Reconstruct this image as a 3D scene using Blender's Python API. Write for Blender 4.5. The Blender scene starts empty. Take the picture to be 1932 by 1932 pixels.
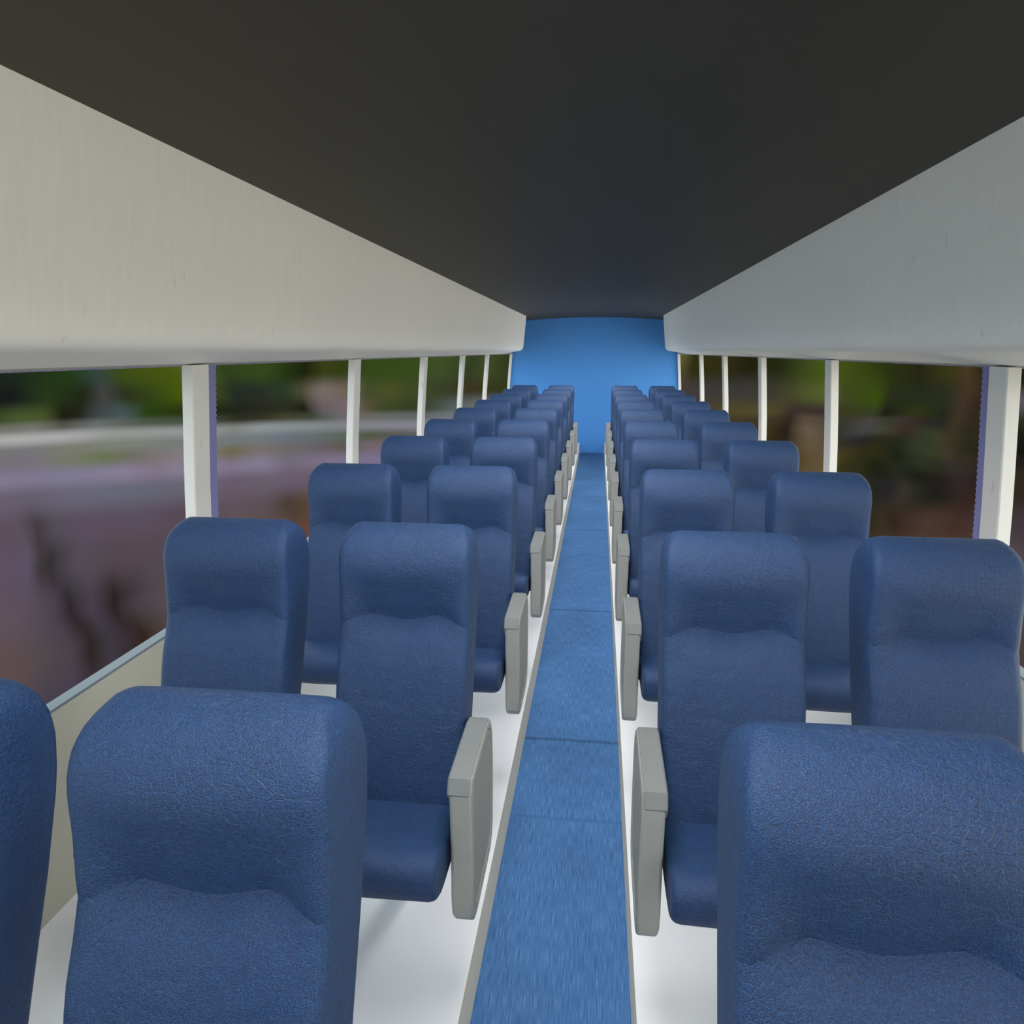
import bpy, bmesh, math
from mathutils import Vector
S = bpy.context.scene
COL = S.collection
ZC = 1.534            # eye height above the sunken aisle floor
XC = -0.0766          # centre line of the coach body
Y0, Y1 = -1.6, 11.1   # length of the modelled saloon

# ------------------------------------------------------------------ helpers
def lin(c):
    return tuple(((v/255)/12.92 if v/255 <= .04045 else ((v/255+.055)/1.055)**2.4) for v in c) + (1,)

def link(name, bm, mat, parent=None, smooth=False, angle=None):
    me = bpy.data.meshes.new(name)
    bmesh.ops.recalc_face_normals(bm, faces=bm.faces)
    bm.to_mesh(me); bm.free()
    me.materials.append(mat)
    for p in me.polygons: p.use_smooth = smooth
    if smooth and angle is not None:
        me.set_sharp_from_angle(angle=math.radians(angle))
    o = bpy.data.objects.new(name, me); COL.objects.link(o)
    if parent: o.parent = parent
    return o

def tag(o, label=None, cat=None, group=None, kind=None):
    if label: o['label'] = label
    if cat: o['category'] = cat
    if group: o['group'] = group
    if kind: o['kind'] = kind
    return o

def empty(name, loc):
    o = bpy.data.objects.new(name, None); COL.objects.link(o)
    o.location = loc; o.empty_display_size = .05
    return o

def box(bm, x0, x1, y0, y1, z0, z1):
    v = [bm.verts.new((x, y, z)) for x in (x0, x1) for y in (y0, y1) for z in (z0, z1)]
    for f in ((0,1,3,2),(4,6,7,5),(0,4,5,1),(2,3,7,6),(0,2,6,4),(1,5,7,3)):
        bm.faces.new([v[i] for i in f])

def prism_y(bm, prof, y0, y1, seg=1):
    """extrude a closed (x,z) outline along y"""
    rings = []
    for i in range(seg+1):
        y = y0+(y1-y0)*i/seg
        rings.append([bm.verts.new((x, y, z)) for x, z in prof])
    n = len(prof)
    for a, b in zip(rings, rings[1:]):
        for i in range(n):
            bm.faces.new((a[i], a[(i+1) % n], b[(i+1) % n], b[i]))
    bm.faces.new(rings[0]); bm.faces.new(rings[-1][::-1])

def prism_x(bm, prof, x0, x1):
    a = [bm.verts.new((x0, y, z)) for y, z in prof]; b = [bm.verts.new((x1, y, z)) for y, z in prof]
    n = len(prof)
    for i in range(n): bm.faces.new((a[i], a[(i+1) % n], b[(i+1) % n], b[i]))
    bm.faces.new(a[::-1]); bm.faces.new(b)

def up(prof): return [(a, z+ZC) for a, z in prof]

def ip(tab, z):
    """piecewise smooth interpolation in a table [(z, v)...] sorted by falling z"""
    if z >= tab[0][0]: return tab[0][1]
    for (za, a), (zb, b) in zip(tab, tab[1:]):
        if z >= zb:
            t = (za-z)/(za-zb)
            return a+(b-a)*t
    return tab[-1][1]

# ------------------------------------------------------------------ materials
def nt(name):
    m = bpy.data.materials.new(name); m.use_nodes = True
    t = m.node_tree; b = t.nodes['Principled BSDF']
    return m, t, b
def N(t, kind, **kw):
    n = t.nodes.new(kind)
    for k, v in kw.items():
        if k in n.inputs: n.inputs[k].default_value = v
        else: setattr(n, k, v)
    return n
def L(t, a, ao, b, bi): t.links.new(a.outputs[ao], b.inputs[bi])

def coords(t, scale=(1,1,1)):
    tc = N(t, 'ShaderNodeTexCoord'); mp = N(t, 'ShaderNodeMapping'); mp.inputs['Scale'].default_value = scale
    L(t, tc, 'Object', mp, 'Vector'); return mp

def mat_plain(name, col, rough=.5, spec=.5, var=.04, nscale=3, streak=(1,1,1), spots=False, bump=0):
    m, t, b = nt(name)
    mp = coords(t, streak)
    no = N(t, 'ShaderNodeTexNoise', Scale=nscale, Detail=5.0)
    L(t, mp, 0, no, 'Vector')
    r = N(t, 'ShaderNodeMapRange'); r.inputs[3].default_value = 1-var; r.inputs[4].default_value = 1+var
    r.inputs[1].default_value = .3; r.inputs[2].default_value = .7
    L(t, no, 'Fac', r, 0)
    mx = N(t, 'ShaderNodeMix', data_type='RGBA', blend_type='MULTIPLY'); mx.inputs[0].default_value = 1
    mx.inputs[6].default_value = col
    L(t, r, 0, mx, 7)
    last = mx
    if spots:
        mp2 = coords(t, (1, 1, .35))
        vo = N(t, 'ShaderNodeTexNoise', Scale=26.0, Detail=1.0); L(t, mp2, 0, vo, 'Vector')
        r2 = N(t, 'ShaderNodeMapRange'); r2.inputs[1].default_value = .74; r2.inputs[2].default_value = .80
        r2.inputs[3].default_value = 1; r2.inputs[4].default_value = .82; L(t, vo, 'Fac', r2, 0)
        m3 = N(t, 'ShaderNodeMix', data_type='RGBA', blend_type='MULTIPLY'); m3.inputs[0].default_value = 1
        L(t, last, 2, m3, 6); L(t, r2, 0, m3, 7); last = m3
    L(t, last, 2, b, 'Base Color')
    b.inputs['Roughness'].default_value = rough
    b.inputs['Specular IOR Level'].default_value = spec
    if bump:
        bp = N(t, 'ShaderNodeBump', Strength=bump, Distance=.002); L(t, no, 'Fac', bp, 'Height'); L(t, bp, 0, b, 'Normal')
    return m

def mat_leather():
    m, t, b = nt('blue_pebbled_leather')
    mp = coords(t)
    vo = N(t, 'ShaderNodeTexVoronoi', feature='DISTANCE_TO_EDGE', Scale=108.0, Randomness=.62); L(t, mp, 0, vo, 'Vector')
    ed = N(t, 'ShaderNodeMapRange'); ed.inputs[1].default_value = 0; ed.inputs[2].default_value = .07
    ed.inputs[3].default_value = 1; ed.inputs[4].default_value = 0; L(t, vo, 'Distance', ed, 0)
    big = N(t, 'ShaderNodeTexNoise', Scale=9.0, Detail=2.0); L(t, mp, 0, big, 'Vector')
    br = N(t, 'ShaderNodeMapRange'); br.inputs[1].default_value = .42; br.inputs[2].default_value = .62
    br.inputs[3].default_value = .05; br.inputs[4].default_value = .26; L(t, big, 'Fac', br, 0)
    em = N(t, 'ShaderNodeMath', operation='MULTIPLY'); L(t, ed, 0, em, 0); L(t, br, 0, em, 1)
    no = N(t, 'ShaderNodeTexNoise', Scale=640.0, Detail=3.0); L(t, mp, 0, no, 'Vector')
    cr = N(t, 'ShaderNodeValToRGB')
    e = cr.color_ramp.elements; e[0].position = .25; e[0].color = (.0065, .013, .044, 1); e[1].position = .80; e[1].color = (.016, .094, .24, 1)
    x = e.new(.5); x.color = (.0085, .036, .117, 1)
    L(t, no, 'Fac', cr, 0)
    mx = N(t, 'ShaderNodeMix', data_type='RGBA'); mx.inputs[7].default_value = (.06, .105, .17, 1)
    L(t, em, 0, mx, 0); L(t, cr, 0, mx, 6)
    L(t, mx, 2, b, 'Base Color')
    b.inputs['Roughness'].default_value = .56
    b.inputs['Specular IOR Level'].default_value = .46
    h = N(t, 'ShaderNodeMath', operation='MULTIPLY'); h.inputs[1].default_value = -.8; L(t, em, 0, h, 0)
    n2 = N(t, 'ShaderNodeMath', operation='MULTIPLY_ADD'); n2.inputs[1].default_value = .45
    L(t, no, 'Fac', n2, 0); L(t, h, 0, n2, 2)
    wr = N(t, 'ShaderNodeTexNoise', Scale=22.0, Detail=3.0, Distortion=.6); L(t, mp, 0, wr, 'Vector')
    n3 = N(t, 'ShaderNodeMath', operation='MULTIPLY_ADD'); n3.inputs[1].default_value = 1.1
    L(t, wr, 'Fac', n3, 0); L(t, n2, 0, n3, 2)
    bp = N(t, 'ShaderNodeBump', Strength=.8, Distance=.0042); L(t, n3, 0, bp, 'Height'); L(t, bp, 0, b, 'Normal')
    return m

def mat_carpet():
    m, t, b = nt('blue_aisle_carpet')
    mp = coords(t, (430, 15, 1))
    st = N(t, 'ShaderNodeTexNoise', Scale=1.0, Detail=3.0, Roughness=.6); L(t, mp, 0, st, 'Vector')
    mp2 = coords(t, (3, 2.2, 1))
    wv = N(t, 'ShaderNodeTexNoise', Scale=1.0, Detail=4.0); L(t, mp2, 0, wv, 'Vector')
    cr = N(t, 'ShaderNodeValToRGB'); e = cr.color_ramp.elements
    e[0].position = .30; e[0].color = (.037, .115, .285, 1); e[1].position = .74; e[1].color = (.125, .27, .52, 1)
    x = e.new(.5); x.color = (.060, .162, .372, 1)
    L(t, st, 'Fac', cr, 0)
    wr = N(t, 'ShaderNodeMapRange'); wr.inputs[1].default_value = .35; wr.inputs[2].default_value = .65
    wr.inputs[3].default_value = .9; wr.inputs[4].default_value = 1.08; L(t, wv, 'Fac', wr, 0)
    m1 = N(t, 'ShaderNodeMix', data_type='RGBA', blend_type='MULTIPLY'); m1.inputs[0].default_value = 1
    L(t, cr, 0, m1, 6); L(t, wr, 0, m1, 7)
    last = m1
    # cross joins between the carpet lengths
    tc = N(t, 'ShaderNodeTexCoord'); sp = N(t, 'ShaderNodeSeparateXYZ'); L(t, tc, 'Object', sp, 0)
    wob = N(t, 'ShaderNodeMath', operation='MULTIPLY_ADD'); wob.inputs[1].default_value = .02
    L(t, wv, 'Fac', wob, 0); L(t, sp, 'Y', wob, 2)
    for y, w, k in ((2.65, .010, .62), (4.15, .010, .62), (2.15, .008, .86), (3.64, .007, .86), (2.36, .004, .93)):
        a = N(t, 'ShaderNodeMath', operation='SUBTRACT'); L(t, wob, 0, a, 0); a.inputs[1].default_value = y-1.76
        p = N(t, 'ShaderNodeMath', operation='FLOORED_MODULO'); L(t, a, 0, p, 0); p.inputs[1].default_value = 3.52
        q = N(t, 'ShaderNodeMath', operation='SUBTRACT'); L(t, p, 0, q, 0); q.inputs[1].default_value = 1.76
        r = N(t, 'ShaderNodeMath', operation='ABSOLUTE'); L(t, q, 0, r, 0)
        g = N(t, 'ShaderNodeMapRange'); g.inputs[1].default_value = w*.3; g.inputs[2].default_value = w*1.6
        g.inputs[3].default_value = k; g.inputs[4].default_value = 1; L(t, r, 0, g, 0)
        mm = N(t, 'ShaderNodeMix', data_type='RGBA', blend_type='MULTIPLY'); mm.inputs[0].default_value = 1
        L(t, last, 2, mm, 6); L(t, g, 0, mm, 7); last = mm
    L(t, last, 2, b, 'Base Color')
    b.inputs['Roughness'].default_value = .85; b.inputs['Specular IOR Level'].default_value = .15
    bp = N(t, 'ShaderNodeBump', Strength=.25, Distance=.002); L(t, st, 'Fac', bp, 'Height'); L(t, bp, 0, b, 'Normal')
    return m

def mat_glass():
    m = bpy.data.materials.new('clear_window_glass'); m.use_nodes = True; t = m.node_tree; t.nodes.clear()
    o = N(t, 'ShaderNodeOutputMaterial'); tr = N(t, 'ShaderNodeBsdfTransparent'); tr.inputs[0].default_value = (.985, .99, .99, 1)
    L(t, tr, 0, o, 0)
    return m
def mat_frit():
    """printed violet border: solid at the frame, breaking into dots towards the clear glass"""
    m = bpy.data.materials.new('violet_printed_glass_border'); m.use_nodes = True; t = m.node_tree; t.nodes.clear()
    o = N(t, 'ShaderNodeOutputMaterial'); d = N(t, 'ShaderNodeBsdfDiffuse'); d.inputs[0].default_value = (.22, .225, .43, 1)
    tl = N(t, 'ShaderNodeBsdfTranslucent'); tl.inputs[0].default_value = (.03, .03, .06, 1)
    a = N(t, 'ShaderNodeAddShader'); L(t, d, 0, a, 0); L(t, tl, 0, a, 1); L(t, a, 0, o, 0)
    return m

M = dict(
    leather=mat_leather(), carpet=mat_carpet(), glass=mat_glass(), frit=mat_frit(),
    rack=mat_plain('cream_moulded_plastic', (.82, .815, .765, 1), rough=.5, spec=.35, var=.02, nscale=60, streak=(1, 1, .12), spots=True),
    wall=mat_plain('cream_wall_panel', (.47, .465, .38, 1), rough=.6, spec=.3, var=.03, nscale=4),
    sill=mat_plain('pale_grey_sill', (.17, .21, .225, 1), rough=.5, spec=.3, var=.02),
    pillar=mat_plain('off_white_painted_pillar', (.68, .675, .64, 1), rough=.55, spec=.3, var=.02, nscale=5, spots=True),
    floor=mat_plain('white_vinyl_floor', (.85, .87, .90, 1), rough=.6, spec=.25, var=.025, nscale=3.5),
    ceiling=mat_plain('dark_grey_headliner', (.066, .059, .045, 1), rough=.62, spec=.17, var=.05, nscale=4, streak=(.6, .15, 1)),
    arm=mat_plain('grey_armrest_plastic', (.31, .32, .30, 1), rough=.5, spec=.4, var=.03, nscale=40, spots=True),
    riser=mat_plain('cream_step_riser', (.90, .80, .62, 1), rough=.6, spec=.2, var=.03, nscale=5),
    cap=mat_plain('grey_armrest_cap', (.195, .21, .21, 1), rough=.5, spec=.3, var=.03, nscale=40),
    panel=mat_plain('grey_armrest_side_panel', (.30, .30, .265, 1), rough=.5, spec=.4, var=.03, nscale=20),
    back=mat_plain('flat_blue_bulkhead', (.084, .295, .73, 1), rough=.7, spec=.15, var=.01, nscale=2),
    support=mat_plain('white_seat_support', (.85, .87, .90, 1), rough=.6, spec=.25, var=.02),
)

# ------------------------------------------------------------------ shell
PIN = [(-.045, 1.2225), (-.155, 1.2315), (-.336, 1.2465), (-.467, 1.2565), (-.60, 1.2645), (-.75, 1.271), (-.895, 1.276)]
def side(s, rel): return XC + s*rel      # s=-1 left, +1 right
def outline(s, pts): return [(side(s, r), z+ZC) for r, z in pts]

# floor: two raised white platforms and the sunken aisle between them
bm = bmesh.new()
ax0, ax1 = -.2595, .1155
prism_y(bm, up([(side(-1, 1.2404), -1.38), (ax0, -1.38), (ax0, -1.534), (ax1, -1.534), (ax1, -1.38), (side(1, 1.2404), -1.38),
                (side(1, 1.2404), -1.60), (side(-1, 1.2404), -1.60)]), Y0, Y1)
tag(link('floor', bm, M['floor']), 'white vinyl floor raised either side of the sunken aisle', 'floor', kind='structure')

bm = bmesh.new(); box(bm, ax0+.0008, ax1-.0008, Y0, Y1-.001, ZC-1.534, ZC-1.530)
tag(link('aisle_carpet', bm, M['carpet']), 'long blue carpet runner with dark cross joins down the middle aisle', 'carpet')

for s, nm, xa in ((-1, 'left', ax0), (1, 'right', ax1)):
    bm = bmesh.new(); box(bm, xa-.0006, xa+.0006, Y0, Y1-.001, ZC-1.5335, ZC-1.3803)
    tag(link('baseboard_'+nm, bm, M['riser']), 'cream step riser along the %s edge of the blue aisle carpet' % nm, 'trim', kind='structure')
for s, nm in ((-1, 'left'), (1, 'right')):
    bm = bmesh.new()
    prism_y(bm, outline(s, [(1.2404, -1.60), (1.2404, -.872), (1.276, -.872), (1.276, -.905), (1.345, -.93), (1.345, -1.60)]), Y0, Y1)
    # header above the windows, behind the luggage rack
    prism_y(bm, outline(s, [(1.225, -.040), (1.225, .56), (1.345, .56), (1.345, -.05), (1.285, -.05)]), Y0, Y1)
    w = tag(link('wall_'+nm, bm, M['wall']), 'cream side wall panel under and over the %s-hand windows' % nm, 'wall', kind='structure')
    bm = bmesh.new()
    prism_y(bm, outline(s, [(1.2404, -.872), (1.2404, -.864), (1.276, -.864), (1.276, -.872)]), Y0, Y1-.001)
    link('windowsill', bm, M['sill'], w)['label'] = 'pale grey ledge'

bm = bmesh.new()
n = 24; pr = []
for i in range(n+1):
    r = -1.345+2.69*i/n; pr.append((XC+r, .487-.043*r*r))
pr += [(XC+1.345, .60), (XC-1.345, .60)]
prism_y(bm, up(pr), Y0, Y1)
tag(link('ceiling', bm, M['ceiling'], smooth=True, angle=30), 'dark grey gently arched ceiling over the whole saloon', 'ceiling', kind='structure')

bm = bmesh.new()
prism_y(bm, up([(XC-1.262, -1.60), (XC+1.262, -1.60), (XC+1.262, .60), (XC-1.262, .60)]), Y1, Y1+.06)
tag(link('wall_back', bm, M['back']), 'plain bright blue end wall behind the last seats', 'wall', kind='structure')

bm = bmesh.new()
box(bm, XC-1.345, XC+1.345, Y0-.06, Y0, ZC-1.60, ZC-.62); box(bm, XC-1.345, XC+1.345, Y0-.06, Y0, ZC+.10, ZC+.60)  # unseen front panels, added to cut the light on the nearest seats
tag(link('wall_front', bm, M['wall']), 'unseen cream panels added under and over the windscreen opening, behind the viewpoint', 'wall', kind='structure')

# luggage racks
RK = [(.8975, .458), (.929, .123), (.935, .072), (.9375, .055), (.944, .034), (.955, .017), (.970, .006), (.990, -.001),
      (1.02, -.006), (1.077, -.013), (1.15, -.026), (1.2245, -.0395), (1.2245, .44), (.95, .4475)]
for s, nm in ((-1, 'left'), (1, 'right')):
    bm = bmesh.new(); prism_y(bm, outline(s, RK), Y0, 9.9)
    tag(link('luggage_rack', bm, M['rack'], smooth=True, angle=28),
        'long cream closed luggage rack under the ceiling above the %s-hand windows' % nm, 'luggage rack')

# pillars and panes
tn = wn = 0
for s, nm, p0 in ((-1, 'left', 2.2357), (1, 'right', 2.2261)):
    ys = [p0+1.6*k for k in range(-2, 5)]
    # pillars
    for k, y in enumerate(ys):
        tn += 1
        bm = bmesh.new()
        rings = []
        for z, r in PIN:
            pts = [(r+.0385, y), (r+.004, y+.0), (r+.0007, y+.004), (r, y+.022), (r, y+.096), (r+.003, y+.1), (r+.0385, y+.1)]
            rings.append([bm.verts.new((side(s, a), b, z+ZC)) for a, b in pts])
        m_ = len(rings[0])
        for a, b in zip(rings, rings[1:]):
            for i in range(m_): bm.faces.new((a[i], a[(i+1) % m_], b[(i+1) % m_], b[i]))
        bm.faces.new(rings[0]); bm.faces.new(rings[-1][::-1])
        where = ('nearest to', 'second beyond', 'third beyond', 'fourth beyond', 'fifth beyond')
        lab = ('off-white window pillar on the %s-hand side, %s' % (nm, ['behind the viewpoint', 'level with the viewpoint', 'nearest and widest in view',
               'second from the nearest', 'third from the nearest', 'fourth from the nearest', 'farthest, close to the blue end wall'][k]))
        tag(link('trim_%d' % tn, bm, M['pillar'], smooth=True, angle=12), lab, 'window pillar', kind='structure')
    tn += 1
    bm = bmesh.new(); rings = []
    for z, r in PIN:
        rings.append([bm.verts.new((side(s, a), b, z+ZC)) for a, b in ((r, Y1-.045), (r, Y1), (r+.0385, Y1), (r+.0385, Y1-.045))])
    for a, b in zip(rings, rings[1:]):
        for i in range(4): bm.faces.new((a[i], a[(i+1) % 4], b[(i+1) % 4], b[i]))
    bm.faces.new(rings[0]); bm.faces.new(rings[-1][::-1])
    tag(link('trim_%d' % tn, bm, M['pillar']), 'slim cream corner strip between the blue end wall and the last %s-hand window' % nm, 'trim', kind='structure')
    # panes
    ed = [Y0-.1]+ys+[Y1-.045]
    for k in range(len(ed)-1):
        ya = ed[k]+.1 if k else Y0
        yb = ed[k+1]
        wn += 1
        def sheet(y0, y1, z0, off, thick, bm):
            zz = [z for z, r in PIN if z <= z0+1e-6]
            if zz[0] < z0: zz = [z0]+zz
            return zz
        bm = bmesh.new(); F = []; B = []
        for z, r in PIN:
            rr = r+.040
            F.append([bm.verts.new((side(s, rr), y, z+ZC)) for y in (ya, yb)])
            B.append([bm.verts.new((side(s, rr+.005), y, z+ZC)) for y in (ya, yb)])
        for i in range(len(PIN)-1):
            bm.faces.new((F[i][0], F[i][1], F[i+1][1], F[i+1][0])); bm.faces.new((B[i][0], B[i+1][0], B[i+1][1], B[i][1]))
            bm.faces.new((F[i][0], F[i+1][0], B[i+1][0], B[i][0])); bm.faces.new((F[i][1], B[i][1], B[i+1][1], F[i+1][1]))
        bm.faces.new((F[0][0], B[0][0], B[0][1], F[0][1])); bm.faces.new((F[-1][0], F[-1][1], B[-1][1], B[-1][0]))
        pos = ['behind the viewpoint', 'beside the viewpoint, before the nearest pillar in view'][k] if k < 2 else \
              ['beyond the nearest pillar', 'beyond the second pillar', 'beyond the third pillar', 'beyond the fourth pillar', 'beyond the last pillar, beside the blue end wall', ''][k-2]
        if k == 0: pos = 'behind the viewpoint'
        elif k == 1: pos = 'level with the viewpoint'
        elif k == 2: pos = 'nearest in view, before the widest pillar'
        else: pos = ['between the first and second pillars', 'between the second and third pillars', 'between the third and fourth pillars',
                     'between the fourth and last pillars', 'beyond the last pillar beside the blue end wall'][k-3]
        w = tag(link('window_%d' % wn, bm, M['glass'], smooth=True), 'clear side window pane on the %s-hand side, %s' % (nm, pos), 'window', kind='structure')
        # violet printed border: along the front edge and the top of the pane, toothed where it ends
        bm = bmesh.new()
        nT = 90; zt, zb = PIN[0][0], PIN[-1][0]
        wid = .112 if k else .02
        prev = None
        def rel(z): return ip(PIN, z)+.0375
        for i in range(nT+1):
            z = zt+(zb-zt)*i/nT
            e = ya+wid+(.0035 if i % 2 else -.0035)
            a = bm.verts.new((side(s, rel(z)), ya, z+ZC)); b = bm.verts.new((side(s, rel(z)), e, z+ZC))
            a2 = bm.verts.new((side(s, rel(z)+.0012), ya, z+ZC)); b2 = bm.verts.new((side(s, rel(z)+.0012), e, z+ZC))
            if prev:
                pa, pb, pa2, pb2 = prev
                bm.faces.new((pa, pb, b, a)); bm.faces.new((pa2, a2, b2, pb2)); bm.faces.new((pb, pb2, b2, b)); bm.faces.new((pa, a, a2, pa2))
            prev = (a, b, a2, b2)
        prev = None
        nT = 120
        for i in range(nT+1):
            y = ya+(yb-ya)*i/nT
            e = -.0475-(.0012 if i % 2 else 0)
            v = [bm.verts.new((side(s, rel(z)+o), y, z+ZC)) for z, o in ((-.038, -.0002), (e, -.0002), (e, .001), (-.038, .001))]
            if prev:
                for j in range(4): bm.faces.new((prev[j], prev[(j+1) % 4], v[(j+1) % 4], v[j]))
            prev = v
        link('printed_border', bm, M['frit'], w)['label'] = 'violet printed edge of the pane'

# ------------------------------------------------------------------ seats
FRONT = [(-.362, .070), (-.366, .052), (-.373, .036), (-.385, .019), (-.402, .006), (-.425, -.003), (-.45, -.006), (-.48, -.006), (-.51, -.008),
         (-.537, -.011), (-.562, -.012), (-.60, -.027), (-.64, -.045), (-.665, -.053), (-.70, -.062), (-.80, -.087), (-.88, -.106), (-.985, -.128)]
REAR = [(-.362, .078), (-.368, .098), (-.380, .112), (-.40, .127), (-.43, .139), (-.46, .1415), (-.50, .136), (-.53, .129), (-.62, .10), (-.73, .057), (-.80, .030), (-.90, -.006), (-.985, -.03)]
HALF = [(-.362, .108), (-.365, .118), (-.371, .1255), (-.381, .1320), (-.394, .1365), (-.412, .1392), (-.44, .1403), (-.52, .1400), (-.60, .1392), (-.985, .1385)]
def recess(z):   # hollow under the head roll, deepest just above the crease
    return ip([(-.40, 0), (-.425, -.003), (-.445, -.004), (-.465, -.002), (-.49, .005), (-.52, .0125), (-.545, .0195), (-.559, .0235), (-.5615, .0235), (-.572, .0165), (-.585, .009), (-.60, .002), (-.612, 0)], z)
def wave(u):     # W-shaped crease line
    a = abs(u)
    tab = [(0, 0), (.12, .08), (.30, .50), (.44, .88), (.53, 1), (.62, .86), (.78, .45), (.93, 0), (1, -.1)]
    for (p, q), (p2, q2) in zip(tab, tab[1:]):
        if a <= p2: return q+(q2-q)*(a-p)/(p2-p)
    return -.1
US = [-.93, -.86, -.76, -.64, -.53, -.42, -.28, -.14, 0, .14, .28, .42, .53, .64, .76, .86, .93]
def ring(z, lower=False, crease=None, rfac=1.0):
    """one horizontal loop of the backrest; crease = weight of the wavy crease shift"""
    f0, r0, h = ip(FRONT, z), ip(REAR, z), ip(HALF, z)
    depth = r0-f0
    R = min(.017, depth*.45)*rfac; pts = []
    for u in US:
        au = abs(u)
        m = max(0, min(1, (.96-au)/.42)); m = m*m*(3-2*m)
        zz = z; y = f0
        if crease: zz += crease*(.0125*wave(u)+.005)
        y += recess(z)*m
        pts.append((u*(h-R)/.93, y, zz))
    for a in range(1, 6):                 # front right corner -> side
        t = a/6*math.pi/2
        pts.append((h-R+R*math.sin(t), f0+R-R*math.cos(t), z))
    pts.append((h, f0+R, z)); pts.append((h+.0015, (f0+r0)/2, z)); pts.append((h, r0-R, z))
    for a in range(1, 5):
        t = a/5*math.pi/2
        pts.append((h-R+R*math.cos(t), r0-R+R*math.sin(t), z))
    for u in (.9, .45, 0, -.45, -.9): pts.append((u*(h-R), r0+.004*(1-u*u)*min(1, depth*8), z))
    for a in range(4, 0, -1):
        t = a/5*math.pi/2
        pts.append((-(h-R)-R*math.cos(t), r0-R+R*math.sin(t), z))
    pts.append((-h, r0-R, z)); pts.append((-h-.0015, (f0+r0)/2, z)); pts.append((-h, f0+R, z))
    for a in range(5, 0, -1):
        t = a/6*math.pi/2
        pts.append((-(h-R)-R*math.sin(t), f0+R-R*math.cos(t), z))
    return pts
def loft(rings, capA=True, capB=True):
    bm = bmesh.new(); V = [[bm.verts.new((x, y, z+1.38)) for x, y, z in r] for r in rings]
    n = len(V[0])
    for a, b in zip(V, V[1:]):
        for i in range(n): bm.faces.new((a[i], a[(i+1) % n], b[(i+1) % n], b[i]))
    for cap, r in ((capA, V[0]), (capB, V[-1])):
        if cap:
            c = bm.verts.new(sum((v.co for v in r), Vector())/n)
            for i in range(n): bm.faces.new((r[i], r[(i+1) % n], c))
    return bm
def headrest_bm():
    zs = [-.362, -.3635, -.366, -.370, -.376, -.384, -.393, -.403, -.415, -.428, -.442, -.457, -.472, -.488]
    R = [ring(z) for z in zs]
    for z, w in ((-.502, .25), (-.515, .45), (-.527, .62), (-.538, .78), (-.547, .9), (-.555, 1), (-.562, 1.0)):
        R.append(ring(z, crease=w))
    return loft(R, True, True)
def backrest_bm():
    R = []
    for z, w in ((-.5622, 1.0), (-.5665, .96), (-.572, .90), (-.58, .85), (-.59, .72), (-.602, .55), (-.616, .35), (-.63, .16)):
        R.append(ring(z, lower=True, crease=w))
    # first ring tucked under the head roll
    base = ring(-.5622, crease=1.0)
    first = [base[i] if i < len(US) else p for i, p in enumerate(R[0])]
    R = [first]+R[1:]
    for z in (-.641, -.645, -.655, -.668, -.685, -.70, -.72, -.76, -.80, -.84, -.88, -.92, -.96, -.985): R.append(ring(z, lower=True))
    return loft(R)
CUSH = [(-.062, -.921), (-.12, -.908), (-.20, -.888), (-.27, -.870), (-.315, -.859), (-.338, -.857), (-.353, -.863), (-.362, -.876), (-.366, -.893),
        (-.363, -.912), (-.354, -.930), (-.338, -.945), (-.315, -.954), (-.28, -.958), (-.17, -.960), (-.062, -.960)]
def cushion_bm():
    cy = sum(p[0] for p in CUSH)/len(CUSH); cz = sum(p[1] for p in CUSH)/len(CUSH)
    st = [(-.1395, .014), (-.1385, .0085), (-.135, .0042), (-.130, .0016), (-.122, .0), (-.06, -.001), (0, -.0015), (.06, -.001), (.122, 0), (.130, .0016), (.135, .0042), (.1385, .0085), (.1395, .014)]
    bm = bmesh.new(); V = []
    for x, ins in st:
        r = []
        for y, z in CUSH:
            dy, dz = cy-y, cz-z
            sy = ins*max(-1, min(1, dy/.10)); sz = ins*max(-1, min(1, dz/.03))
            if y > -.07: sy = 0
            r.append(bm.verts.new((x, y+sy, z+sz+1.38)))
        V.append(r)
    n = len(CUSH)
    for a, b in zip(V, V[1:]):
        for i in range(n): bm.faces.new((a[i], a[(i+1) % n], b[(i+1) % n], b[i]))
    bm.faces.new(V[0][::-1]); bm.faces.new(V[-1])
    return bm
def support_bm():
    bm = bmesh.new()
    prism_x(bm, [(-.02, .42), (.02, .42), (.24, .012), (.24, 0), (.18, 0), (.18, .012)], -.02, .02)
    bmesh.ops.bevel(bm, geom=bm.edges[:], offset=.004, segments=2, affect='EDGES')
    return bm
ARM = [(-.260, -.7505), (-.070, -.743), (-.044, -.748), (-.022, -.763), (-.008, -.790), (-.002, -.845), (-.0035, -.93), (-.010, -1.005), (-.022, -1.035), (-.045, -1.052),
       (-.10, -1.057), (-.225, -1.060), (-.250, -1.054), (-.264, -1.036), (-.270, -1.00), (-.264, -.90), (-.268, -.82), (-.271, -.776)]
def shrink(prof, d):
    cy = sum(p[0] for p in prof)/len(prof); cz = sum(p[1] for p in prof)/len(prof)
    hy = .13; hz = .155; out = []
    for y, z in prof: out.append((cy+(y-cy)*(1-d/hy), cz+(z-cz)*(1-d/hz)))
    return out
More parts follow.
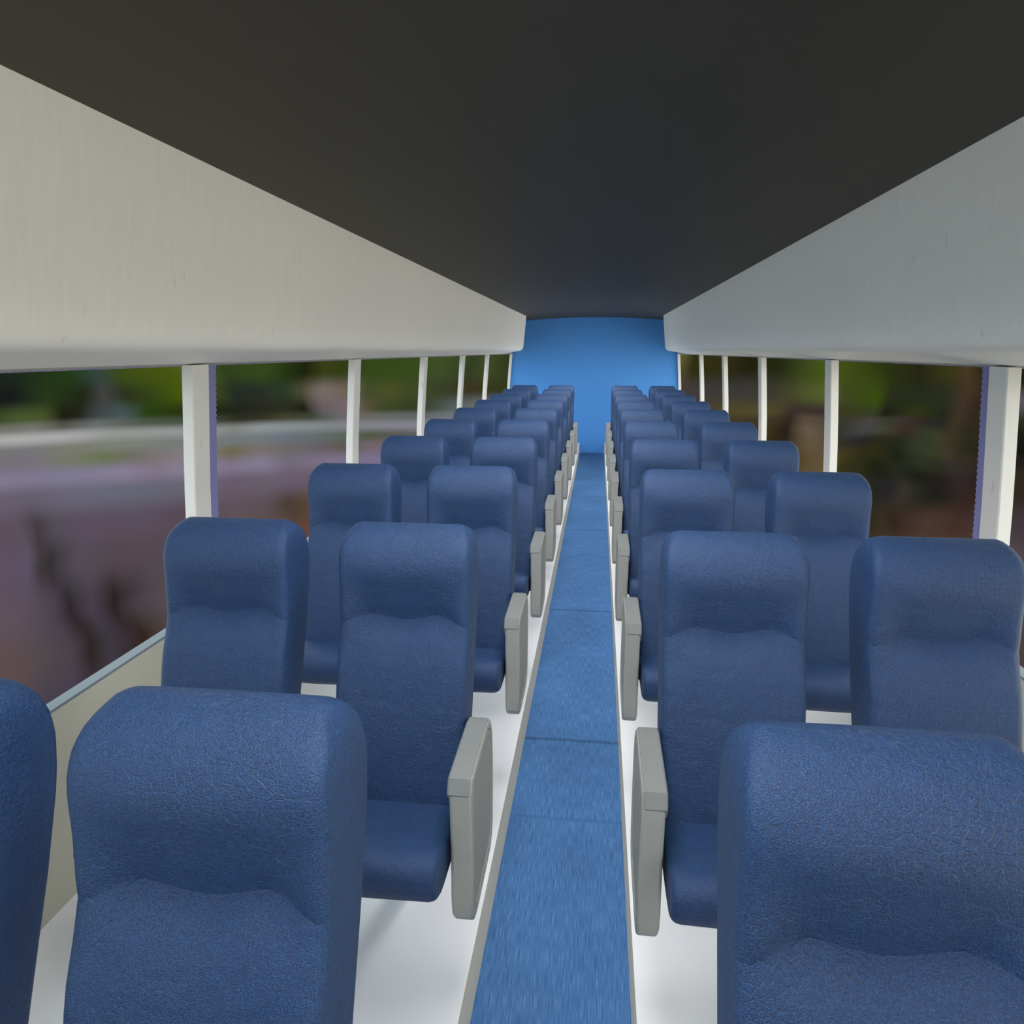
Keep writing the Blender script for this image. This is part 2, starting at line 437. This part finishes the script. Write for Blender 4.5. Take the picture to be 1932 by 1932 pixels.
def arm_mesh(sd):
    """sd=+1: aisle lies on +x (left-hand seats)"""
    bm = bmesh.new(); V = []
    xi, xo = .1465, .1885
    st = [(xi, .006), (xi+.002, .002), (xi+.006, 0), (xo-.005, 0), (xo-.0015, .002), (xo, .0055), (xo-.0005, .0135), (xo-.0035, .0145)]
    for x, d in st:
        V.append([bm.verts.new((x*sd, y, z+1.38)) for y, z in shrink(ARM, d)])
    n = len(ARM)
    for a, b in zip(V, V[1:]):
        for i in range(n): bm.faces.new((a[i], a[(i+1) % n], b[(i+1) % n], b[i]))
    bm.faces.new(V[0]); bm.faces.new(V[-1][::-1])
    return bm
def arm_panel(sd):
    bm = bmesh.new(); V = []
    xo = .1885
    for x, d in ((xo-.010, .0155), (xo-.0022, .0155), (xo-.0008, .0175), (xo-.0008, .024), (xo-.0022, .0255)):
        V.append([bm.verts.new((x*sd, y, z+1.38)) for y, z in shrink(ARM, d)])
    n = len(ARM)
    for a, b in zip(V, V[1:]):
        for i in range(n): bm.faces.new((a[i], a[(i+1) % n], b[(i+1) % n], b[i]))
    bm.faces.new(V[0]); bm.faces.new(V[-1][::-1])
    return bm
def arm_cap(sd):
    """padded top that wraps over the upper edge"""
    top = [(-.2605, -.7495), (-.070, -.7415), (-.043, -.7465), (-.021, -.762), (-.0065, -.79), (-.0005, -.835), (-.015, -.835), (-.03, -.80), (-.248, -.806), (-.2535, -.804), (-.2708, -.7785), (-.2717, -.776)]
    bm = bmesh.new(); V = []
    xi, xo = .1432, .1872
    for x, d in ((xi, .003), (xi+.0015, .001), (xi+.004, -.0004), (xo-.0055, -.0004), (xo-.002, .0012), (xo-.001, .004)):
        cy, cz = -.14, -.79
        V.append([bm.verts.new((x*sd, cy+(y-cy)*(1-d/.13), cz+(z-cz)*(1-d/.04)+1.38)) for y, z in top])
    n = len(top)
    for a, b in zip(V, V[1:]):
        for i in range(n): bm.faces.new((a[i], a[(i+1) % n], b[(i+1) % n], b[i]))
    bm.faces.new(V[0]); bm.faces.new(V[-1][::-1])
    return bm

def make_seat(arm):
    root = empty('passenger_seat', (0, 0, ZC-1.38))
    link('headrest', headrest_bm(), M['leather'], root, True, 38)
    link('backrest', backrest_bm(), M['leather'], root, True, 38)
    link('seat_cushion', cushion_bm(), M['leather'], root, True, 60)
    sp_ = link('seat_support', support_bm(), M['support'], root); sp_.location.x = -.07*arm
    if arm:
        a = link('armrest', arm_mesh(arm), M['arm'], root, True, 24); a['label'] = 'grey plastic armrest'
        link('armrest_cap', arm_cap(arm), M['cap'], a, True, 20)
        link('side_panel', arm_panel(arm), M['panel'], a, True, 24)
    return root
def copy_tree(o, parent=None):
    c = o.copy(); COL.objects.link(c); c.parent = parent
    for ch in list(o.children): copy_tree(ch, c)
    return c

def ordinal(i): return ['nearest', 'second', 'third', 'fourth', 'fifth', 'sixth', 'seventh', 'eighth', 'ninth', 'tenth and farthest'][i]
cols = [('left', 'window', -.788, 0, 'LW'), ('left', 'aisle', -.3944, 1, 'LA'), ('right', 'aisle', .2822, -1, 'RA'), ('right', 'window', .6772, 0, 'RW')]
proto = {}
for hand, kind, x, arm, code in cols:
    for i in range(10):
        if code == 'RW' and i == 0: continue
        if arm not in proto:
            o = proto[arm] = make_seat(arm)
        else: o = copy_tree(proto[arm])
        o.location = (x, .60+.8*i, ZC-1.38)
        place = 'beside the %s windows' % hand if kind == 'window' else '%s of the aisle' % hand
        if i == 9: lab = 'blue leather coach seat %s, last row before the blue wall' % place
        elif i == 0: lab = 'blue leather coach seat %s, nearest row, cut by the frame' % place
        else: lab = 'blue leather coach seat %s, %s row from the camera' % (place, ordinal(i))
        tag(o, lab, 'seat', 'blue coach seats in rows of pairs')

# ------------------------------------------------------------------ surroundings (sky and blurred roadside seen through the panes)
W = bpy.data.worlds.new('World'); S.world = W; W.use_nodes = True
t = W.node_tree; t.nodes.clear()
out = N(t, 'ShaderNodeOutputWorld'); bg = N(t, 'ShaderNodeBackground'); L(t, bg, 0, out, 0)
tc = N(t, 'ShaderNodeTexCoord'); sp = N(t, 'ShaderNodeSeparateXYZ'); L(t, tc, 'Generated', sp, 0)
az = N(t, 'ShaderNodeMath', operation='ARCTAN2'); L(t, sp, 'X', az, 0); L(t, sp, 'Y', az, 1)
azd = N(t, 'ShaderNodeMath', operation='MULTIPLY'); azd.inputs[1].default_value = 180/math.pi; L(t, az, 0, azd, 0)
el = N(t, 'ShaderNodeMath', operation='ARCSINE'); L(t, sp, 'Z', el, 0)
eld = N(t, 'ShaderNodeMath', operation='MULTIPLY'); eld.inputs[1].default_value = 180/math.pi; L(t, el, 0, eld, 0)
# rows: elevation -> (left stops, right stops), sRGB colours of the blurred surroundings
ROWS = [
 (-1.5, [(-44,28,32,28),(-41,30,38,30),(-38,36,58,22),(-36,50,68,62),(-34.5,60,75,28),(-32,72,85,15),(-30.5,78,92,38),(-28,48,64,30),(-26,54,72,28),(-24,38,52,18),(-22.5,28,36,14),(-21,58,62,22),(-19.5,50,62,22),(-17.5,52,72,28),(-14,55,72,30),(-12,64,78,40),(-10,50,62,35),(-8.5,64,72,42),(-7,48,58,28)],
        [(5.5,92,88,52),(6.4,92,88,52),(7.2,48,46,20),(9,48,46,22),(11,34,32,14),(13,36,42,18),(14.5,56,66,30),(16.5,72,88,22),(18,60,72,22),(20,42,50,18),(22,38,38,20),(24,56,54,24),(25,72,56,36),(25.8,48,42,26),(28,30,32,14)]),
 (-3.0, [(-44,24,28,26),(-41,24,28,26),(-39,38,56,28),(-37,34,40,20),(-36,66,66,66),(-34.5,44,52,28),(-32,68,86,14),(-30.5,76,90,26),(-28,36,44,36),(-26,42,48,40),(-24,44,58,38),(-22.5,72,74,50),(-21,118,108,104),(-19.5,112,98,88),(-17.5,66,76,44),(-16,74,80,40),(-14,60,72,38),(-12,56,62,40),(-10,58,52,30),(-7,50,58,28)],
        [(5.5,50,44,34),(7,68,60,56),(9,62,58,56),(11,60,58,56),(13,62,58,48),(14.5,70,74,40),(16.5,88,98,46),(17.5,62,70,32),(19,56,76,14),(20,40,46,26),(22,36,44,28),(24,44,46,32),(25,64,52,38),(25.8,50,38,28),(28,90,86,90)]),
 (-4.3, [(-44,42,46,30),(-41,74,88,48),(-39.5,72,84,42),(-38,30,32,18),(-37,32,34,26),(-36,64,70,70),(-35,70,86,86),(-34,42,66,20),(-32,42,52,16),(-30.5,36,42,18),(-28,34,38,30),(-26,42,42,32),(-24,44,46,32),(-22.5,30,32,20),(-21,104,94,94),(-19.5,116,104,112),(-17.5,86,80,60),(-16,62,70,38),(-14,52,60,34),(-12,84,92,88),(-9,104,108,110)],
        [(7,60,54,44),(11,80,72,44),(13,80,72,42),(14.5,60,50,44),(16.5,58,50,44),(17.5,56,58,32),(19,54,62,36),(20,30,32,22),(22,46,52,22),(24,36,40,28),(25,62,52,38),(25.8,50,42,28),(28,40,46,30)]),
 (-4.9, [(-44,110,110,100),(-40,116,116,108),(-38,84,82,74),(-36,104,110,108),(-34,76,86,70),(-31,70,78,62),(-28,44,46,32),(-26,52,50,36),(-24,66,66,46),(-22,62,70,54),(-20,108,104,108),(-17.5,104,104,96),(-14,96,104,104),(-12,110,114,120)],
        [(11,64,56,42),(13,64,54,40),(14.5,50,40,30),(15.5,88,76,60),(16.5,82,70,56),(17.5,56,56,46),(19,74,68,66),(20.3,58,60,50),(21.5,58,48,44),(23,44,40,34),(24,40,40,34),(25,60,50,38),(26,46,40,30),(28,30,32,26)]),
 (-5.6, [(-44,170,170,168),(-41,172,172,170),(-38,168,168,170),(-35,148,150,146),(-31,146,152,152),(-28,130,132,128),(-26,142,146,150),(-23,134,140,142),(-20,128,130,136),(-15,130,130,140),(-12,138,134,140)],
        [(11,58,50,30),(13,58,50,26),(14.3,38,32,24),(15.5,102,90,72),(16.5,84,74,58),(17.5,52,54,44),(19,68,66,70),(20,66,70,50),(21.5,60,44,40),(23,50,56,40),(24.3,60,62,40),(25,62,54,38),(26,44,44,28),(28,24,26,20)]),
 (-6.4, [(-44,112,118,108),(-41,118,116,120),(-38,122,122,112),(-35,124,128,116),(-31,118,122,122),(-28,114,120,122),(-26,114,120,118),(-24,108,114,124),(-20,90,102,92),(-17.5,80,88,66),(-12,100,90,100)],
        [(13,54,46,26),(14.3,40,34,24),(15.5,98,84,62),(16.5,94,78,62),(17.5,52,48,40),(19,40,38,38),(20,44,40,28),(21.5,38,42,28),(22.5,50,56,40),(24,54,60,36),(25,62,56,42),(26,38,38,24),(28,20,22,16)]),
 (-7.2, [(-44,118,108,112),(-41,120,112,124),(-38,118,120,106),(-36,104,114,80),(-34,112,110,100),(-31,136,124,134),(-28,108,104,76),(-26,120,112,112),(-24,108,106,104),(-22,104,96,104),(-20,98,88,80),(-17.5,116,100,108)],
        [(13,52,46,24),(14.5,50,44,24),(15.5,92,78,52),(16.5,100,80,66),(17.5,66,60,30),(19,46,44,22),(20,46,46,24),(21.5,28,36,22),(23,44,50,36),(24.3,44,46,34),(25,54,48,42),(26,46,38,34),(28,34,30,26)]),
 (-8.3, [(-44,134,124,146),(-41,126,120,144),(-38,128,122,146),(-35,136,126,150),(-33,130,118,136),(-31,134,126,142),(-28,126,116,138),(-26,132,124,146),(-24,114,106,120),(-21,124,114,136),(-17.5,122,112,140)],
        [(15,84,72,50),(16,100,82,60),(17.5,54,50,26),(19,44,46,26),(20,30,32,20),(21.5,40,42,32),(23,30,32,24),(24.3,36,32,30),(25,48,40,40),(26,44,32,30),(28,50,40,34)]),
 (-9.5, [(-44,106,96,112),(-41,102,94,108),(-38,106,104,120),(-35,102,104,118),(-31,104,100,114),(-28,104,90,106),(-26,106,96,108),(-24,106,92,112),(-22,106,92,104),(-20,100,86,84)],
        [(16,90,72,54),(18.5,44,42,24),(20,36,38,34),(21,40,36,40),(22,56,50,44),(23,40,44,36),(24,32,30,26),(25,48,38,36),(26,52,36,30),(28,54,40,34)]),
 (-11.5,[(-44,96,80,94),(-42,92,80,92),(-41,68,60,66),(-39.5,84,78,88),(-38,92,78,94),(-35,92,80,94),(-31,86,72,84),(-28,96,84,92),(-26,92,80,84),(-24,74,62,54),(-22,92,72,56)],
        [(18,40,36,22),(19,36,34,20),(21,54,48,34),(22,50,38,28),(23,62,46,40),(24,74,56,48),(25.5,66,46,38),(28,64,56,60)]),
 (-14.0,[(-44,94,80,96),(-42,92,82,100),(-41,64,58,62),(-40,54,48,52),(-38.5,84,76,88),(-36,84,72,78),(-33,86,74,82),(-28,100,70,60)],
        [(18,60,50,40),(22,84,60,46),(26,84,62,50),(28,84,72,76)]),
 (-17.0,[(-44,96,82,92),(-42,86,76,88),(-40.3,76,66,80),(-39,46,40,42),(-37.5,72,64,76),(-36,44,34,34),(-34.5,76,70,76),(-33,88,76,84)],
        [(18,70,54,44),(28,80,66,60)]),
 (-20.0,[(-44,94,76,78),(-42,82,74,78),(-40,74,66,74),(-38.5,46,36,34),(-37,62,56,66),(-35,50,36,28),(-33,80,70,66)],
        [(18,66,52,44),(28,76,62,56)]),
 (-25.0,[(-44,90,74,76),(-42,64,58,74),(-40,66,60,78),(-38,68,60,72),(-36,66,50,56)], [(18,60,50,44),(28,66,56,50)]),
]
no = N(t, 'ShaderNodeTexNoise', Scale=11.0, Detail=1.5); L(t, tc, 'Generated', no, 'Vector')
wob = N(t, 'ShaderNodeMath', operation='MULTIPLY_ADD'); wob.inputs[1].default_value = 3.6; L(t, no, 'Fac', wob, 0)
w2 = N(t, 'ShaderNodeMath', operation='SUBTRACT'); L(t, azd, 0, w2, 0); w2.inputs[1].default_value = 1.8; L(t, w2, 0, wob, 2)
no2 = N(t, 'ShaderNodeTexNoise', Scale=7.0, Detail=1.0); L(t, tc, 'Generated', no2, 'Vector')
# the roadside bank is uneven on the right, level on the left
rgt = N(t, 'ShaderNodeMapRange'); rgt.inputs[1].default_value = 0; rgt.inputs[2].default_value = .1; rgt.inputs[3].default_value = .35; rgt.inputs[4].default_value = 3.2; L(t, sp, 'X', rgt, 0)
e1_ = N(t, 'ShaderNodeMath', operation='SUBTRACT'); L(t, no2, 'Fac', e1_, 0); e1_.inputs[1].default_value = .5
e2_ = N(t, 'ShaderNodeMath', operation='MULTIPLY_ADD'); L(t, e1_, 0, e2_, 0); L(t, rgt, 0, e2_, 1); L(t, eld, 0, e2_, 2)
eld0 = eld; eld = e2_
def ramp(stops, a0, a1):
    mr = N(t, 'ShaderNodeMapRange'); mr.inputs[1].default_value = a0; mr.inputs[2].default_value = a1; L(t, wob, 0, mr, 0)
    cr = N(t, 'ShaderNodeValToRGB'); cr.color_ramp.interpolation = 'LINEAR'
    e = cr.color_ramp.elements
    for i, (a, r, g, b) in enumerate(stops):
        p = (a-a0)/(a1-a0)
        q = e[i] if i < 2 else e.new(min(1, p))
        q.position = min(1, p); q.color = lin((r, g, b))
    L(t, mr, 0, cr, 0)
    return cr
last = None; prev = None
sel = N(t, 'ShaderNodeMapRange'); sel.inputs[1].default_value = -3; sel.inputs[2].default_value = 3; L(t, azd, 0, sel, 0)
for e_, ls, rs in ROWS:
    a = ramp(ls, -46, -6); b = ramp(rs, 5, 30)
    mx = N(t, 'ShaderNodeMix', data_type='RGBA'); L(t, sel, 0, mx, 0); L(t, a, 0, mx, 6); L(t, b, 0, mx, 7)
    if last is None: last = mx
    else:
        st = N(t, 'ShaderNodeMapRange', interpolation_type='SMOOTHSTEP'); st.inputs[1].default_value = pe; st.inputs[2].default_value = e_
        st.inputs[3].default_value = 0; st.inputs[4].default_value = 1
        # map range needs ascending input: use negated elevation
        ne = N(t, 'ShaderNodeMath', operation='MULTIPLY'); ne.inputs[1].default_value = -1; L(t, eld, 0, ne, 0)
        st.inputs[1].default_value = -pe; st.inputs[2].default_value = -e_; L(t, ne, 0, st, 0)
        m2 = N(t, 'ShaderNodeMix', data_type='RGBA'); L(t, st, 0, m2, 0); L(t, last, 2, m2, 6); L(t, mx, 2, m2, 7); last = m2
    pe = e_
# added bright ground band abeam and ahead, brightens the rack faces
aa = N(t, 'ShaderNodeMath', operation='ABSOLUTE'); L(t, azd, 0, aa, 0)
sd_ = N(t, 'ShaderNodeMapRange', interpolation_type='SMOOTHSTEP'); sd_.inputs[1].default_value = 54; sd_.inputs[2].default_value = 76; L(t, aa, 0, sd_, 0)
dg = N(t, 'ShaderNodeMapRange'); dg.inputs[1].default_value = -1; dg.inputs[2].default_value = 1; L(t, sp, 'X', dg, 0)
gc = N(t, 'ShaderNodeMix', data_type='RGBA'); L(t, dg, 0, gc, 0)
gc.inputs[6].default_value = (1.35, 1.6, 1.75, 1); gc.inputs[7].default_value = (4.3, 4.0, 3.4, 1)
lo = N(t, 'ShaderNodeMapRange', interpolation_type='SMOOTHSTEP'); lo.inputs[1].default_value = -36; lo.inputs[2].default_value = -26; L(t, eld, 0, lo, 0)
fr_ = N(t, 'ShaderNodeMapRange'); fr_.inputs[1].default_value = 110; fr_.inputs[2].default_value = 180; fr_.inputs[3].default_value = 1; fr_.inputs[4].default_value = .2; L(t, aa, 0, fr_, 0)
gk = N(t, 'ShaderNodeMath', operation='MULTIPLY'); L(t, sd_, 0, gk, 0); L(t, lo, 0, gk, 1)
gk2 = N(t, 'ShaderNodeMath', operation='MULTIPLY'); L(t, gk, 0, gk2, 0); L(t, fr_, 0, gk2, 1)
gm = N(t, 'ShaderNodeMix', data_type='RGBA'); L(t, gk2, 0, gm, 0); L(t, last, 2, gm, 6); L(t, gc, 2, gm, 7); last = gm
# sky above the tree line: cool on the left, warm and brighter on the right and ahead
SKY_K = 1.0
dot = N(t, 'ShaderNodeMapRange'); dot.inputs[1].default_value = -1; dot.inputs[2].default_value = 1; L(t, sp, 'X', dot, 0)
sk = N(t, 'ShaderNodeMix', data_type='RGBA'); L(t, dot, 0, sk, 0)
sk.inputs[6].default_value = (1.35, 1.65, 1.9, 1); sk.inputs[7].default_value = (2.0, 2.0, 1.9, 1)
hs = N(t, 'ShaderNodeMapRange', interpolation_type='SMOOTHSTEP'); hs.inputs[1].default_value = 1.0; hs.inputs[2].default_value = 5.0; L(t, eld, 0, hs, 0)
fin = N(t, 'ShaderNodeMix', data_type='RGBA'); L(t, hs, 0, fin, 0); L(t, last, 2, fin, 6); L(t, sk, 2, fin, 7)
L(t, fin, 2, bg, 0); bg.inputs[1].default_value = 1.0

# ------------------------------------------------------------------ added fill spots under the ceiling, no lamp fixtures
for i in range(12):
    for rel in (0.0,):
        ld = bpy.data.lights.new('saloon_fill_spot', 'SPOT'); ld.energy = 35; ld.spot_size = math.radians(128); ld.spot_blend = .45
        ld.shadow_soft_size = .22; ld.color = (1.0, .985, .97)
        lo_ = bpy.data.objects.new('saloon_fill_spot', ld); COL.objects.link(lo_)
        lo_.location = (XC+rel, -.2+.8*i, ZC+.34); lo_.rotation_euler = (math.radians(24), 0, 0)

# ------------------------------------------------------------------ camera
cd = bpy.data.cameras.new('Camera'); cam = bpy.data.objects.new('Camera', cd); COL.objects.link(cam)
cd.sensor_width = 36; cd.lens = 1360.7774/1932*36; cd.clip_start = .02
cam.location = (0, 0, ZC); cam.rotation_euler = (math.pi/2-.2198, 0, .1173)
S.camera = cam
S.view_settings.view_transform = 'Standard'; S.view_settings.look = 'None'
S.view_settings.gamma = 1; S.view_settings.use_curve_mapping = False
S.view_settings.exposure = 0.0
